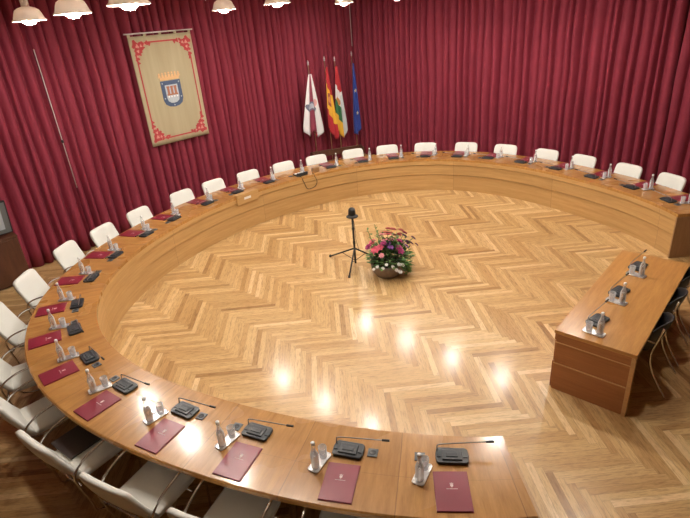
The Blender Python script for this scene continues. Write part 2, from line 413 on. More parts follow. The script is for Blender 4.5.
# ------------------------------------------------------------------ ring desk
ring = empty('ring_desk')
tag(ring, 'huge horseshoe shaped honey wood council desk around the parquet floor', 'desk')
sweep([(0, T_Z), (OUT, T_Z), (OUT + .012, T_Z - .008), (OUT + .012, T_Z - .042), (OUT, T_Z - .05), (0.0, T_Z - .05)], S_LO, S_END, 'top', 'tabletop', ring)
sweep([(0.0, T_Z - .0502), (.05, T_Z - .0502), (.05, .618), (0.0, .618)], S_LO + .03, S_END - .03, 'front', 'apron', ring)
sweep([(.022, .604), (.062, .604), (.062, .378), (.022, .378)], S_LO + .03, S_END - .03, 'front', 'upper_panel', ring)
sweep([(.042, .364), (.082, .364), (.082, .035), (.042, .035)], S_LO + .03, S_END - .03, 'front', 'lower_panel', ring)
sweep([(.046, .034), (.10, .034), (.10, 0.0), (.046, 0.0)], S_LO + .03, S_END - .03, 'front', 'plinth', ring)
sweep([(.064, .69), (.075, .69), (.075, .36), (.064, .36)], S_LO + .03, S_END - .03, 'dark_wood', 'backing', ring)
for s in (S_LO + .014, S_END - .014):
    p, rz = at(s, 0); b = B(); b.box((0, -.38, .349), (.026, .76, .698), .002).boxuv(); b.build('end_panel', M['end'], ring, p, rz)
for k in range(-12, 13, 2):
    if abs(k) == 12: continue
    p, rz = at((k + .5) * PITCH, 0); b = B(); b.box((0, -.25, .35), (.03, .34, .70), .002).boxuv(); b.build('support_panel', M['dark_wood'], ring, p, rz)
for k in range(-13, 14):
    p, rz = at(SP[k] + (.222 if k % 2 == 0 else -.19), .255, 0, T_Z + .002)
    b = B(); b.box((0, 0, .003), (.08, .08, .008), .002); o = b.build('cable_port', M['port'], ring, p, rz)
    b = B(); b.lathe([(0, .0075), (.02, .0075), (.024, .0095), (.026, .0075)], 16); b.build('socket_hole', M['black'], o)

# ------------------------------------------------------------------ seat furniture
def make_chair():
    t = empty('armchair')
    def warp_back(v):
        x, h, th = v.x, v.y, v.z      # x across, y height, z thickness
        zz = .66 + h; lean = -.235 - .17 * (h + .21) / .42 - .02 * math.sin((h + .21) / .42 * PI)
        return Vector((x, lean + .28 * x * x - th, zz))
    b = B(); b.pillow(.545, .49, .08, 7, 4, 56, warp_back); b.build('backrest', M['cream'], t)
    def warp_seat(v): return Vector((v.x, v.y, .435 + v.z + .012 * (v.y / .25) ** 2))
    b = B(); b.pillow(.51, .52, .085, 9, 4, 56, warp_seat); b.build('seat', M['cream'], t)
    for sx in (-1, 1):
        x = .297 * sx
        b = B(); b.tube([(x, -.235, .013), (x, -.245, .20), (x, -.30, .47), (x, -.30, .56), (x * 1.02, -.20, .645), (x * 1.03, 0, .69), (x * 1.02, .16, .685), (x, .25, .61), (x, .26, .40), (x, .25, .12), (x, .235, .013)], .0105, 8, 2, True)
        b.build('side_frame', M['chrome'], t)
    b = B(); b.tube([(-.285, .12, .375), (.285, .12, .375)], .011, 8); b.tube([(-.285, -.27, .40), (.285, -.27, .40)], .011, 8); b.build('cross_bar', M['chrome'], t)
    return freeze(t)
def make_folder():
    t = empty('document_folder')
    b = B(); b.box((0, 0, .0035), (.252, .345, .006), .0015); b.box((-.002, 0, .0085), (.245, .338, .004), .001)
    b.build('cover', M['burgundy'], t)
    b = B(); z0, z1 = .0105, .0112
    b.prism([(-.011, .055), (.011, .055), (.011, .04), (.0, .026), (-.011, .04)], 'z', z0, z1)
    b.prism([(-.012, .058), (.012, .058), (.013, .067), (.006, .062), (0, .069), (-.006, .062), (-.013, .067)], 'z', z0, z1)
    x = -.04
    rnd = random.Random(2)
    while x < .04:
        w = rnd.uniform(.003, .006); b.prism([(x, .012), (x + w, .012), (x + w, .017), (x, .017)], 'z', z0, z1); x += w + .0022
    b.build('printed_crest', M['print'], t)
    return freeze(t)
def make_mic():
    t = empty('conference_microphone')
    b = B(); b.prism([(-.12, -.06), (-.108, -.076), (.108, -.076), (.12, -.06), (.126, 0), (.12, .06), (.1, .076), (-.1, .076), (-.12, .06), (-.126, 0)], 'z', .001, .026, .005)
    b.build('base_unit', M['black_plastic'], t)
    b = B(); b.box((0, -.004, .03), (.15, .10, .014), .005); b.box((0, -.01, .038), (.09, .04, .008), .003); b.box((-.1, -.02, .028), (.03, .012, .008), .002); b.box((.1, -.02, .028), (.03, .012, .008), .002)
    b.build('button_panel', M['black_plastic2'], t)
    b = B(); b.tube([(-.11, .04, .025), (-.114, .045, .07), (-.1, .044, .088), (.0, .052, .092), (.14, .062, .098), (.27, .07, .104)], .0045, 7, 2)
    b.build('gooseneck', M['neck'], t)
    b = B(); b.tube([(.26, .0695, .1035), (.28, .071, .1045), (.315, .0735, .1065), (.32, .074, .1067)], .0095, 8, 1); b.build('microphone_head', M['black'], t)
    return freeze(t)
def make_tray():
    t = empty('silver_tray')
    b = B(); b.prism([(-.036, -.105), (.036, -.105), (.045, -.095), (.045, .095), (.036, .105), (-.036, .105), (-.045, .095), (-.045, -.095)], 'z', .001, .005, .0015)
    b.build('plate', M['silver'], t)
    b = B(); b.tube([(-.036, -.105, .009), (.036, -.105, .009), (.045, -.095, .009), (.045, .095, .009), (.036, .105, .009), (-.036, .105, .009), (-.045, .095, .009), (-.045, -.095, .009)], .004, 6, 0, True)
    b.build('rim', M['silver'], t)
    return freeze(t)
def make_bottle():
    t = empty('water_bottle'); t.scale = (.95, .95, .88)
    b = B(); b.lathe([(0, .004), (.029, .0), (.034, .006), (.034, .10), (.035, .13), (.032, .16), (.021, .195), (.0145, .22), (.0135, .25), (.015, .252), (.015, .258), (0, .259)], 18)
    b.build('glass_body', M['thin_glass'], t); b = B(); b.lathe([(0, .008), (.027, .006), (.031, .01), (.031, .10), (.032, .13), (.029, .158), (0, .158)], 16); b.build('water', M['glass'], t)
    b = B(); b.lathe([(0, .2595), (.017, .2595), (.0175, .265), (.017, .284), (.014, .288), (0, .288)], 14); b.build('cap', M['white_cap'], t)
    return freeze(t)
def make_glass():
    b = B(); b.lathe([(0, 0), (.026, 0), (.029, .004), (.035, .105), (.033, .105), (.027, .012), (0, .010)], 18)
    o = b.build('drinking_glass', M['thin_glass']); return freeze(o)
chair, folder, mic, tray, bottle, glass = make_chair(), make_folder(), make_mic(), make_tray(), make_bottle(), make_glass()
def where(k):
    if k > 0: return '%s place from its lower end' % ORD[14 - k]
    if k < 0: return '%s place from its right end' % ORD[14 + k]
    return 'middle place'
SCH = {-12: -9.90, -11: -9.11, -10: -8.17, -9: -7.38, -8: -6.51, -7: -5.69, -6: -4.84, -5: -4.04, -4: -3.29, -3: -2.43, -2: -1.64, -1: -.77, 0: .0, 1: .74, 2: 1.73, 3: 2.52, 4: 3.20, 5: 4.09, 6: 4.86}
for k in range(-13, 14):
    s = SP[k]; w = where(k); rnd = random.Random(100 + k)
    j = lambda a: rnd.uniform(-a, a)
    if abs(k) < 13:
        off = .80 if k >= 7 else .80 if k >= 4 else .70 if k >= 0 else .62
        p, rz = at(SCH.get(k, s + .12) , off + j(.015))
        place(chair, p, rz + j(.05), 'cream armchair tucked in at the ring desk, %s' % w, 'chair', 'cream armchairs around the ring desk')
    if k != -2:
        p, rz = at(s, .57 + j(.008), (.045 if 5 < k < 11 else .03) + j(.006), T_Z + .0005)
        place(folder, p, rz + j(.05), 'burgundy folder on the ring desk, %s' % w, 'folder', 'burgundy folders on the ring desk')
        p, rz = at(s, .26 + j(.01), .03 + j(.01) + (.03 if k == 13 else 0), T_Z + .0005)
        place(mic, p, rz + j(.06), 'gooseneck microphone on the ring desk, %s' % w, 'microphone', 'microphones on the ring desk')
    sb = s - .172
    a = .25 + j(.12)
    p, rz = at(sb, .42, 0, T_Z + .0005)
    place(tray, p, rz - a, 'small silver tray on the ring desk, %s' % w, 'tray', 'silver trays on the ring desk')
    c, sn = math.cos(rz - a), math.sin(rz - a)
    q = Vector((p.x - sn * -.055, p.y + c * -.055, T_Z + .007)); place(bottle, q, rz, 'white-capped water bottle on the ring desk, %s' % w, 'bottle', 'water bottles on the ring desk')
    q = Vector((p.x - sn * .055, p.y + c * .055, T_Z + .007)); place(glass, q, rz, 'drinking glass on the ring desk, %s' % w, 'glass', 'drinking glasses on the ring desk')

# unidentified dark patch on one chair seat, built as a flat slab
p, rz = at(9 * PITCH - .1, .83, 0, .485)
b = B(); b.box((0, 0, .012), (.36, .30, .022), .006); o = b.build('dark_slab', simple('dark_smooth', (.05, .038, .035), .3), None, p, rz); 
tag(o, 'flat dark slab lying on the cream seat, fifth place from the lower end', 'case')

# ------------------------------------------------------------------ things on the far part of the ring desk
p, rz = at(-.07, .0, 0, T_Z)
nb = empty('name_board', p, rz); tag(nb, 'wooden name board with pale label hung over the inner desk edge, middle of ring', 'sign')
b = B(); b.prism([(.005, -.17), (.04, -.17), (.062, .04), (-.10, .028), (-.10, .002), (.005, .002)], 'x', -.27, .27, .002).boxuv(); b.build('board', M['front'], nb)
b = B(); b.box((.02, .0525, -.062), (.17, .003, .05)); b.build('label_plate', M['paper'], nb)
p, rz = at(-2 * PITCH, .195, -.04, T_Z + .001)
lt = empty('control_console', p, rz); tag(lt, 'dark console with papers on it on the far part of the ring desk', 'console')
b = B(); b.box((0, 0, .018), (.27, .22, .032), .006); b.box((0, .1, .05), (.27, .03, .05), .006); b.build('body', M['black_plastic'], lt)
b = B(); b.box((-.04, -.02, .036), (.13, .14, .003)); b.box((.085, -.04, .036), (.07, .08, .003)); b.build('paper_sheet', M['paper'], lt)
p, rz = at(-2 * PITCH - .43, .17, 0, T_Z + .001)
b = B(); b.box((0, 0, .055), (.16, .10, .11), .012, 3).boxuv(); o = b.build('wooden_box', M['end'], None, p, rz); tag(o, 'small pale wooden box standing beside the console on the ring desk', 'box')
b = B(); pts = []
for (sx, off, z) in ((-1.72, .1, T_Z + .008), (-1.74, .0, T_Z + .006), (-1.75, -.012, .70), (-1.80, -.012, .60), (-1.86, -.006, .47), (-1.95, -.006, .445), (-2.12, -.006, .46), (-2.2, -.012, .52), (-2.23, -.012, .60), (-2.16, -.012, .70), (-2.15, .0, T_Z + .006), (-2.15, .08, T_Z + .008)):
    q, _ = at((sx + 1.93) * .8 - 1.74, off, 0, z); pts.append(q)
b.tube(pts, .007, 6, 2); o = b.build('cable', M['black']); tag(o, 'thin dark cable hanging in a loop over the desk front below the console', 'cable')

# ------------------------------------------------------------------ small desk and its things
sd = empty('side_desk', (0, 0, 0)); tag(sd, 'short straight honey wood desk closing the gap of the ring, lower right', 'desk')
DX0, DX1, DY0, DY1 = -1.27, 1.08, -3.65, -2.865
cx, cy = (DX0 + DX1) / 2, (DY0 + DY1) / 2
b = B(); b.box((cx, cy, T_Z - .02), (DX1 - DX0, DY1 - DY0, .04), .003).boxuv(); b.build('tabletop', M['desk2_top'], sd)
def tier(name, z0, z1, ins):
    b = B(); t = .03; x0, x1, y1 = DX0 + ins, DX1 - ins, DY1 - ins
    b.box((x0 + t / 2, cy, (z0 + z1) / 2), (t, DY1 - DY0 - 2 * .03, z1 - z0), .003)
    b.box((x1 - t / 2, cy, (z0 + z1) / 2), (t, DY1 - DY0 - 2 * .03, z1 - z0), .003)
    b.box((cx, y1 - t / 2, (z0 + z1) / 2), (x1 - x0 - 2 * t - .002, t, z1 - z0), .003)
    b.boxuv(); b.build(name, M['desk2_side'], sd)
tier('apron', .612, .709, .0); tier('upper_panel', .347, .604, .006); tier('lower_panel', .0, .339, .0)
for x in (DX0 + .02, DX1 - .02):
    sx = -1 if x < 0 else 1; b = B(); b.box((x + .004 * sx, DY0 + .02, .3545), (.05, .04, .709), .003).boxuv(); b.build('edge_post', M['edge'], sd)
for i, x in enumerate((-.87, -.12, .66)):
    nm = ['nearest its left end', 'at its middle', 'nearest its far end'][i]
    place(mic, (x - .0, -3.16, T_Z + .0005), -.22, 'charcoal gooseneck microphone unit on the side desk, %s' % nm, 'microphone', 'microphones on the side desk')
    place(tray, (x - .235, -3.20, T_Z + .0005), -.12, 'small silver tray on the side desk, %s' % nm, 'tray', 'silver trays on the side desk')
    place(bottle, (x - .23, -3.255, T_Z + .007), 0, 'clear water bottle with white cap on the side desk, %s' % nm, 'bottle', 'water bottles on the side desk')
    place(glass, (x - .24, -3.15, T_Z + .007), 0, 'empty drinking glass on the side desk, %s' % nm, 'glass', 'drinking glasses on the side desk')
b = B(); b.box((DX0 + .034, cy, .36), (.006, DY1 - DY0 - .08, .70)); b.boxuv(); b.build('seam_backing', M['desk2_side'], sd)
for z in (.608, .343): b = B(); b.box((DX0 - .002, cy - .0, z), (.012, DY1 - DY0 - .05, .012), .001).boxuv(); b.build('pale_moulding', M['edge'], sd)
def make_black_chair():
    t = empty('black_chair')
    def wb(v):
        h = v.y; return Vector((v.x * (1 - .25 * max(0, h / .2) ** 2), -.25 - .10 * (h + .16) / .32 + 1.8 * v.x * v.x - v.z, .64 + h))
    b = B(); b.pillow(.50, .36, .022, 3.2, 4, 40, wb); b.build('backrest', M['black_chair'], t)
    b = B(); b.pillow(.46, .44, .03, 4, 4, 40, lambda v: Vector((v.x, v.y, .45 + v.z + .03 * (v.x / .2) ** 2))); b.build('seat', M['black_chair'], t)
    for sx in (-1, 1):
        b = B(); b.tube([(.22 * sx, .20, .44), (.24 * sx, .24, .2), (.25 * sx, .26, .012)], .011, 8, 2); b.build('leg', M['chrome'], t)
        b = B(); b.tube([(.21 * sx, -.32, .80), (.235 * sx, -.29, .66), (.24 * sx, -.24, .46), (.245 * sx, -.30, .25), (.25 * sx, -.46, .012)], .011, 8, 2); b.build('leg', M['chrome'], t)
        b = B(); b.tube([(.235 * sx, -.27, .62), (.26 * sx, -.1, .66), (.26 * sx, .1, .66)], .011, 8, 2); b.build('armrest', M['chrome'], t)
    return freeze(t)
bc = make_black_chair()
for i, x in enumerate((-.50, .15, .80)):
    place(bc, (x - .02, -3.43, 0), .0, 'black shell chair with thin chrome legs behind the side desk, %s' % ['nearest its left end', 'at its middle', 'nearest its far end'][i], 'chair', 'black chairs behind the side desk')

# ------------------------------------------------------------------ tripod and planter in the middle
tp = empty('camera_tripod', (-.12, .92, 0)); tag(tp, 'black tripod standing on the parquet beside the flower bowl', 'tripod')
b = B(); b.tube([(0, 0, .05), (0, 0, .884)], .018, 8); b.lathe([(.02, .40), (.024, .41), (.024, .45), (.02, .46)], 10); b.lathe([(.019, .66), (.024, .67), (.024, .70), (.019, .71)], 10); b.build('column', M['black'], tp)
FE = [(.02, .62), (-.40, -.2), (.42, -.12)]
for fx, fy in FE:
    b = B(); b.tube([(0, 0, .33), (fx, fy, .015)], .014, 8); b.tube([(0, 0, .10), (fx * .5, fy * .5, .17)], .006, 6)
    l = b.build('leg', M['black'], tp); b = B(); b.lathe([(0, 0), (.02, 0), (.02, .03), (.012, .045), (0, .045)], 10, (fx, fy, 0)); b.build('foot', M['black'], l)
b = B(); b.tube([(.015, .0, .89), (.05, .0, .7), (.02, -.02, .5), (.06, -.04, .3)], .004, 6, 2); b.build('cable', M['black'], tp)
cm = empty('conference_camera', (-.12, .92, .885)); tag(cm, 'black dome conference camera mounted on top of the tripod', 'camera')
b = B(); b.lathe([(0, .0), (.05, .0), (.095, .012), (.10, .02), (.092, .032), (.07, .04), (.062, .05), (0, .05)], 24); b.build('base', M['black'], cm)
b = B(); b.lathe([(0, .0505), (.058, .0505), (.062, .06), (.058, .13), (.05, .155), (.03, .17), (0, .175)], 24); b.build('dome', M['black'], cm)

PX, PY = -.07, .27
pl = empty('flower_bowl', (PX, PY, 0)); pl.scale = (1.28, 1.28, 1.15); tag(pl, 'low grey stone bowl of mixed pink purple and white flowers on the parquet', 'flower bowl')
b = B(); b.lathe([(0, 0), (.13, 0), (.15, .01), (.19, .08), (.21, .15), (.215, .20), (.20, .205), (.19, .18), (.17, .15), (0, .15)], 28); b.build('bowl', simple('grey_stone', (.22, .17, .14), .6, var=.3, scale=25, bump=.2), pl)
b = B(); b.lathe([(0, .175), (.1, .17), (.2, .155)], 20); b.build('soil', simple('soil', (.05, .03, .02), .9), pl)
def leaf(b, p, d, L, w, up):
    d = d.normalized(); side = d.cross(up).normalized() if d.cross(up).length > .01 else Vector((1, 0, 0)); n = side.cross(d)
    a = p; m1 = p + d * L * .35 + n * L * .06; m2 = p + d * L * .7 + n * L * .03; e = p + d * L - n * L * .1
    pts = [a, m1 + side * w, m2 + side * w * .75, e, m2 - side * w * .75, m1 - side * w]
    vs = [b.bm.verts.new(q) for q in pts]; c1 = b.bm.verts.new(m1 - n * w * .3); c2 = b.bm.verts.new(m2 - n * w * .3)
    for f in ((0, 1, 6), (0, 6, 5), (1, 2, 7, 6), (6, 7, 4, 5), (2, 3, 7), (7, 3, 4)):
        q = [(vs + [c1, c2])[i] for i in f]
        ff = b.bm.faces.new(q); ff.smooth = True
rnd = random.Random(5)
def dirv(el0, el1): a = rnd.uniform(0, 2 * PI); e = math.radians(rnd.uniform(el0, el1)); return Vector((math.cos(a) * math.cos(e), math.sin(a) * math.cos(e), math.sin(e)))
gm1 = simple('leaf_green', (.075, .17, .045), .5, var=.5, scale=18); gm2 = simple('pale_leaf_green', (.17, .29, .08), .5, var=.4, scale=20); gm3 = simple('dark_leaf_green', (.035, .075, .035), .5, var=.4)
for nm, mt, cnt, rr_, zz in (('foliage', gm3, 360, .24, .24), ('foliage', gm1, 420, .28, .30), ('foliage', gm2, 230, .29, .27)):
    b = B()
    for _ in range(cnt):
        d = dirv(4, 88); r = rr_ * rnd.uniform(.55, 1.0); p = Vector((d.x * r + .03, d.y * r - .02, .19 + d.z * zz * rnd.uniform(.5, 1.1)))
        leaf(b, p, (d + Vector((rnd.uniform(-.7, .7), rnd.uniform(-.7, .7), rnd.uniform(-.5, .5)))), rnd.uniform(.05, .09), rnd.uniform(.011, .02), Vector((0, 0, 1)))
    b.build(nm, mt, pl)
def spray(b, base, tip, n, L, w, bushy=1.0):
    base, tip = Vector(base), Vector(tip); b.tube([base, (base + tip) / 2 + Vector((rnd.uniform(-.02, .02), rnd.uniform(-.02, .02), .01)), tip], .0035, 5, 1)
    for i in range(n):
        t = .25 + .75 * i / n; p = base.lerp(tip, t); leaf(b, p, Vector((rnd.uniform(-1, 1), rnd.uniform(-1, 1), rnd.uniform(-.3, .8))) * bushy, L * rnd.uniform(.7, 1.1), w, Vector((0, 0, 1)))
b = B()
for tx, ty, tz in ((-.12, .2, .70), (-.02, .16, .74), (-.2, .08, .62), (.05, .1, .60), (-.08, .06, .66), (.22, -.0, .56), (.3, -.05, .52), (.34, -.16, .46), (.38, -.04, .44), (.2, .14, .60), (.12, .0, .58)): spray(b, (tx * .3, ty * .3, .2), (tx, ty, tz), 16, .05, .012)
b.build('stem_spray', gm1, pl)
b = B()   # trailing ivy over the rim, to the right
for k in range(16):
    a = rnd.uniform(-1.5, -.5); rad = rnd.uniform(.26, .32)
    spray(b, (.18 * math.cos(a), .18 * math.sin(a), .24), (rad * math.cos(a), rad * math.sin(a), rnd.uniform(.04, .12)), 20, .045, .013)
b.build('trailing_ivy', gm2, pl)
def blossom(p, r, mt, nm):
    b = B(); n = Vector((p[0], p[1], .28)).normalized()
    for ring_, (cnt, rr2, el) in enumerate(((7, 1.0, .15), (6, .75, .55), (4, .45, 1.0))):
        for k in range(cnt):
            a = 2 * PI * k / cnt + ring_ * .4
            x = n.orthogonal().normalized(); y = n.cross(x); d = x * math.cos(a) + y * math.sin(a) + n * el
            leaf(b, Vector(p), d, r * rr2, r * .38, n)
    b.build(nm, mt, pl)
pk = simple('pink_petal', (.72, .13, .20), .55, var=.25, scale=40); lp = simple('light_pink_petal', (.78, .33, .36), .55, var=.2); rd = simple('magenta_petal', (.40, .03, .16), .55, var=.3); pu = simple('purple_petal', (.17, .05, .22), .55, var=.4); wh = simple('white_petal', (.85, .83, .80), .55)
F = [(-.20, .03, .42, .06, pk), (-.24, .10, .46, .045, rd), (-.13, .02, .42, .055, pk), (.0, .04, .46, .05, lp), (.05, .0, .47, .055, lp), (.10, .12, .52, .06, lp), (.16, .08, .50, .05, lp), (.23, .06, .44, .055, lp), (.27, .0, .46, .04, lp), (.30, .06, .42, .045, pk),
     (.02, -.16, .36, .06, rd), (.06, -.12, .39, .045, rd), (-.05, -.08, .42, .04, pu), (.20, -.05, .40, .05, pu), (.25, -.1, .36, .05, pu), (.30, -.12, .34, .045, pu), (.33, -.05, .33, .04, pu), (.17, -.14, .36, .045, pu), (.36, -.16, .30, .035, pu), (-.02, -.02, .45, .04, pu),
     (-.09, -.25, .27, .038, wh), (-.05, -.27, .25, .04, wh), (-.13, -.24, .20, .035, wh), (-.10, -.27, .17, .04, wh), (-.24, -.12, .24, .03, wh), (-.27, -.06, .26, .03, wh), (-.22, -.16, .30, .03, wh), (-.15, -.2, .25, .03, wh), (-.29, -.02, .22, .028, wh), (-.2, -.06, .36, .035, lp)]
F += [(-.16, .10, .50, .05, pk), (.08, .05, .52, .05, pk), (.18, .12, .55, .045, lp), (.24, .10, .52, .05, lp), (.30, .02, .50, .045, lp), (.02, .10, .53, .045, lp), (-.08, -.0, .47, .04, rd), (.34, .0, .45, .04, rd), (.12, -.08, .44, .05, rd), (.38, -.1, .38, .04, pu), (.28, -.04, .44, .045, pu)]
for x, y, z, r, mt in F:
    if mt is wh: blossom((x * 1.02, y * 1.02, z), r * .85, mt, 'blossom')
    else: blossom((x * 1.06, y * 1.06 - .02, z + .05), r * 1.15, mt, 'blossom')

# ------------------------------------------------------------------ tapestry
TX0, TX1, TZ0, TZ1, TY = -.70, .72, 1.70, 3.84, 5.92
ta = empty('tapestry', ((TX0 + TX1) / 2, TY, (TZ0 + TZ1) / 2)); tag(ta, 'tall beige tapestry with blue city crest and red corner scrolls, hanging on the left curtain', 'tapestry')
TW, TH = TX1 - TX0, TZ1 - TZ0
def ty(x, z): return .003 * math.sin(x * 9 + .4)
b = B(); nx, nz_ = 48, 20
V = [[b.bm.verts.new((-TW / 2 + TW * i / nx, ty(-TW / 2 + TW * i / nx, 0), -TH / 2 + TH * k / nz_)) for i in range(nx + 1)] for k in range(nz_ + 1)]
for k in range(nz_):
    for i in range(nx): f = b.bm.faces.new((V[k][i], V[k][i + 1], V[k + 1][i + 1], V[k + 1][i])); f.smooth = True
o = b.build('cloth', M['tapestry'], ta); md = o.modifiers.new('t', 'SOLIDIFY'); md.thickness = .006; md.offset = 0
b = B(); b.tube([(-TW / 2 - .06, .0, TH / 2 + .05), (TW / 2 + .06, 0, TH / 2 + .05)], .014, 8); b.build('hanging_rod', M['pale_rod'], ta)
b = B()
for k in range(5): b.box((-TW / 2 + .03 + k * (TW - .06) / 4, 0, TH / 2 + .02), (.06, .012, .07))
b.build('hanging_loops', M['tapestry'], ta)
def flat(polys, mt, nm, lift=.008):
    b = B()
    for pts in polys:
        t = bmesh.new(); t.loops.layers.uv.new('UVMap')
        A = [t.verts.new((x, ty(x, z) - lift, z)) for x, z in pts]; C = [t.verts.new((x, ty(x, z) - lift + .004, z)) for x, z in pts]
        t.faces.new(A); t.faces.new(C[::-1])
        for i in range(len(pts)): t.faces.new((A[i - 1], A[i], C[i], C[i - 1]))
        bmesh.ops.recalc_face_normals(t, faces=list(t.faces)); b.merge(t)
    return b.build(nm, mt, ta)
def strip(x0, z0, x1, z1, w, n=12):
    out = []; d = Vector((x1 - x0, z1 - z0)); L = d.length; d /= L; s = Vector((-d.y, d.x)) * w / 2
    for i in range(n):
        a = Vector((x0, z0)) + d * L * i / n; c = Vector((x0, z0)) + d * L * (i + 1) / n
        out.append([tuple(a + s), tuple(a - s), tuple(c - s), tuple(c + s)])
    return out
bx, bz = TW / 2 - .10, TH / 2 - .12; cc = .26
for q in ((-bx + cc, bz, bx - cc, bz), (-bx + cc, -bz, bx - cc, -bz), (-bx, -bz + cc, -bx, bz - cc), (bx, -bz + cc, bx, bz - cc)): flat(strip(*q, .028), M['tap_red'], 'border_line')
def blob(cx_, cz_, r, n=9, ph=0.0, k=.35): return [(cx_ + r * (1 + k * math.cos(3 * (2 * PI * i / n) + ph)) * math.cos(2 * PI * i / n), cz_ + r * (1 + k * math.cos(3 * (2 * PI * i / n) + ph)) * math.sin(2 * PI * i / n)) for i in range(n)]
for sx in (-1, 1):
    for sz in (-1, 1):
        R, Pk = [], []
        for (dx, dz, r) in ((.02, .02, .055), (.09, .03, .04), (.16, .02, .035), (.23, .01, .03), (.03, .10, .04), (.02, .17, .036), (.01, .25, .034), (.10, .11, .04), (.15, .08, .028), (.07, .17, .03), (.02, .32, .022), (.28, .03, .022)):
            R.append(blob(sx * (bx - dx * 1.15), sz * (bz - dz * 1.15), r * 1.3, 12, dx * 40))
        for (dx, dz, r) in ((.05, .05, .03), (.12, .05, .022), (.05, .13, .024), (.19, .03, .018), (.02, .21, .018)):
            Pk.append(blob(sx * (bx - dx * 1.15), sz * (bz - dz * 1.15), r * 1.1, 10, dz * 30))
        flat(R, M['tap_red'], 'corner_scroll'); flat(Pk, M['tap_pink'], 'corner_flower', .013)
SZ = -.06
def shield(w, z1, z0): return [(-w, z1), (w, z1), (w, z0 + .16), (w * .85, z0 + .07), (w * .5, z0 + .02), (0, z0), (-w * .5, z0 + .02), (-w * .85, z0 + .07), (-w, z0 + .16)]
def cut(p): return [(x, z + SZ) for x, z in p]
flat([cut([(-.235, .245), (0, .245), (0, -.29), (-.12, -.27), (-.2, -.22), (-.235, -.13)]), cut([(0, .245), (.235, .245), (.235, -.13), (.2, -.22), (.12, -.27), (0, -.29)])], M['tap_blue'], 'shield')
flat([cut([(-.15, .16), (0, .16), (0, -.21), (-.07, -.2), (-.13, -.16), (-.15, -.08)]), cut([(0, .16), (.15, .16), (.15, -.08), (.13, -.16), (.07, -.2), (0, -.21)])], M['tap_light'], 'shield_field', .013)
tw = []
for x in (-.085, 0, .085): tw += [cut([(x - .026, -.03), (x + .026, -.03), (x + .026, .12), (x - .026, .12)]), cut([(x - .034, .10), (x + .034, .10), (x + .034, .135), (x - .034, .135)])]
tw += [cut([(-.13, -.05), (0, -.05), (0, -.02), (-.13, -.02)]), cut([(0, -.05), (.13, -.05), (.13, -.02), (0, -.02)])]
flat(tw, M['tap_brown'], 'towers', .018)
flat([cut(blob(x, -.075, .018, 8, 0, .1)) for x in (-.1, -.035, .035, .1)], M['paper'], 'bridge_arches', .018)
for x, z in ((-.195, .2), (.195, .2), (0, -.25), (-.195, -.1), (.195, -.1)): flat([cut(blob(x, z, .014, 8, 0, .1))], M['tap_light'], 'shield_stud', .013)
cr = [cut([(-.22, .26), (-.11, .26), (-.11, .31), (-.23, .31)]), cut([(-.11, .26), (0, .26), (0, .31), (-.11, .31)]), cut([(0, .26), (.11, .26), (.11, .31), (0, .31)]), cut([(.11, .26), (.22, .26), (.23, .31), (.11, .31)])]
for k in range(7):
    x = -.225 + .075 * k; cr += [cut([(x - .036, .312), (x + .036, .312), (x + .02, .37), (x - .02, .37)]), cut(blob(x, .385 + .012 * math.sin(k / 6 * PI), .021, 10, 1, .15))]
flat(cr, M['tap_gold'], 'crown', .010)

# ------------------------------------------------------------------ flags in the corner
def flag_material(name, stops, kx, kz, emblem=None, edge=None):
    g = G(name); x, y, _ = g.xyz(g.coord('UV'))     # x: across 0..1, y: down 0..1
    q = g.m('ADD', g.m('MULTIPLY', x, kx), g.m('MULTIPLY', y, kz))
    o = g.n('ShaderNodeValToRGB'); o.color_ramp.interpolation = 'CONSTANT'; g.put(o.inputs[0], q); e = o.color_ramp.elements
    while len(e) < len(stops): e.new(0.5)
    for z, (p, c) in zip(e, stops): z.position = p; z.color = (*c, 1)
    col = o.outputs[0]
    if edge: col = g.mix(g.m('MULTIPLY', g.m('GREATER_THAN', x, edge[0]), g.m('GREATER_THAN', y, edge[1])), col, edge[2])
    if emblem:
        for (ex, ey, rx, ry, c) in emblem:
            d = g.m('ADD', g.m('POWER', g.m('DIVIDE', g.m('SUBTRACT', x, ex), rx), 2.0), g.m('POWER', g.m('DIVIDE', g.m('SUBTRACT', y, ey), ry), 2.0))
            nn = g.noise(g.vec(x, y, 0.0), 30, 2)
            col = g.mix(g.m('LESS_THAN', g.m('ADD', d, g.m('MULTIPLY', nn, .4)), 1.15), col, c)
    return g.set(Base_Color=col, Roughness=.6, Sheen_Weight=.2)
RED, YEL, WHT, GRN, BLU, MAR = (.50, .02, .03), (.85, .48, .04), (.78, .76, .76), (.03, .16, .06), (.015, .045, .28), (.22, .02, .05)
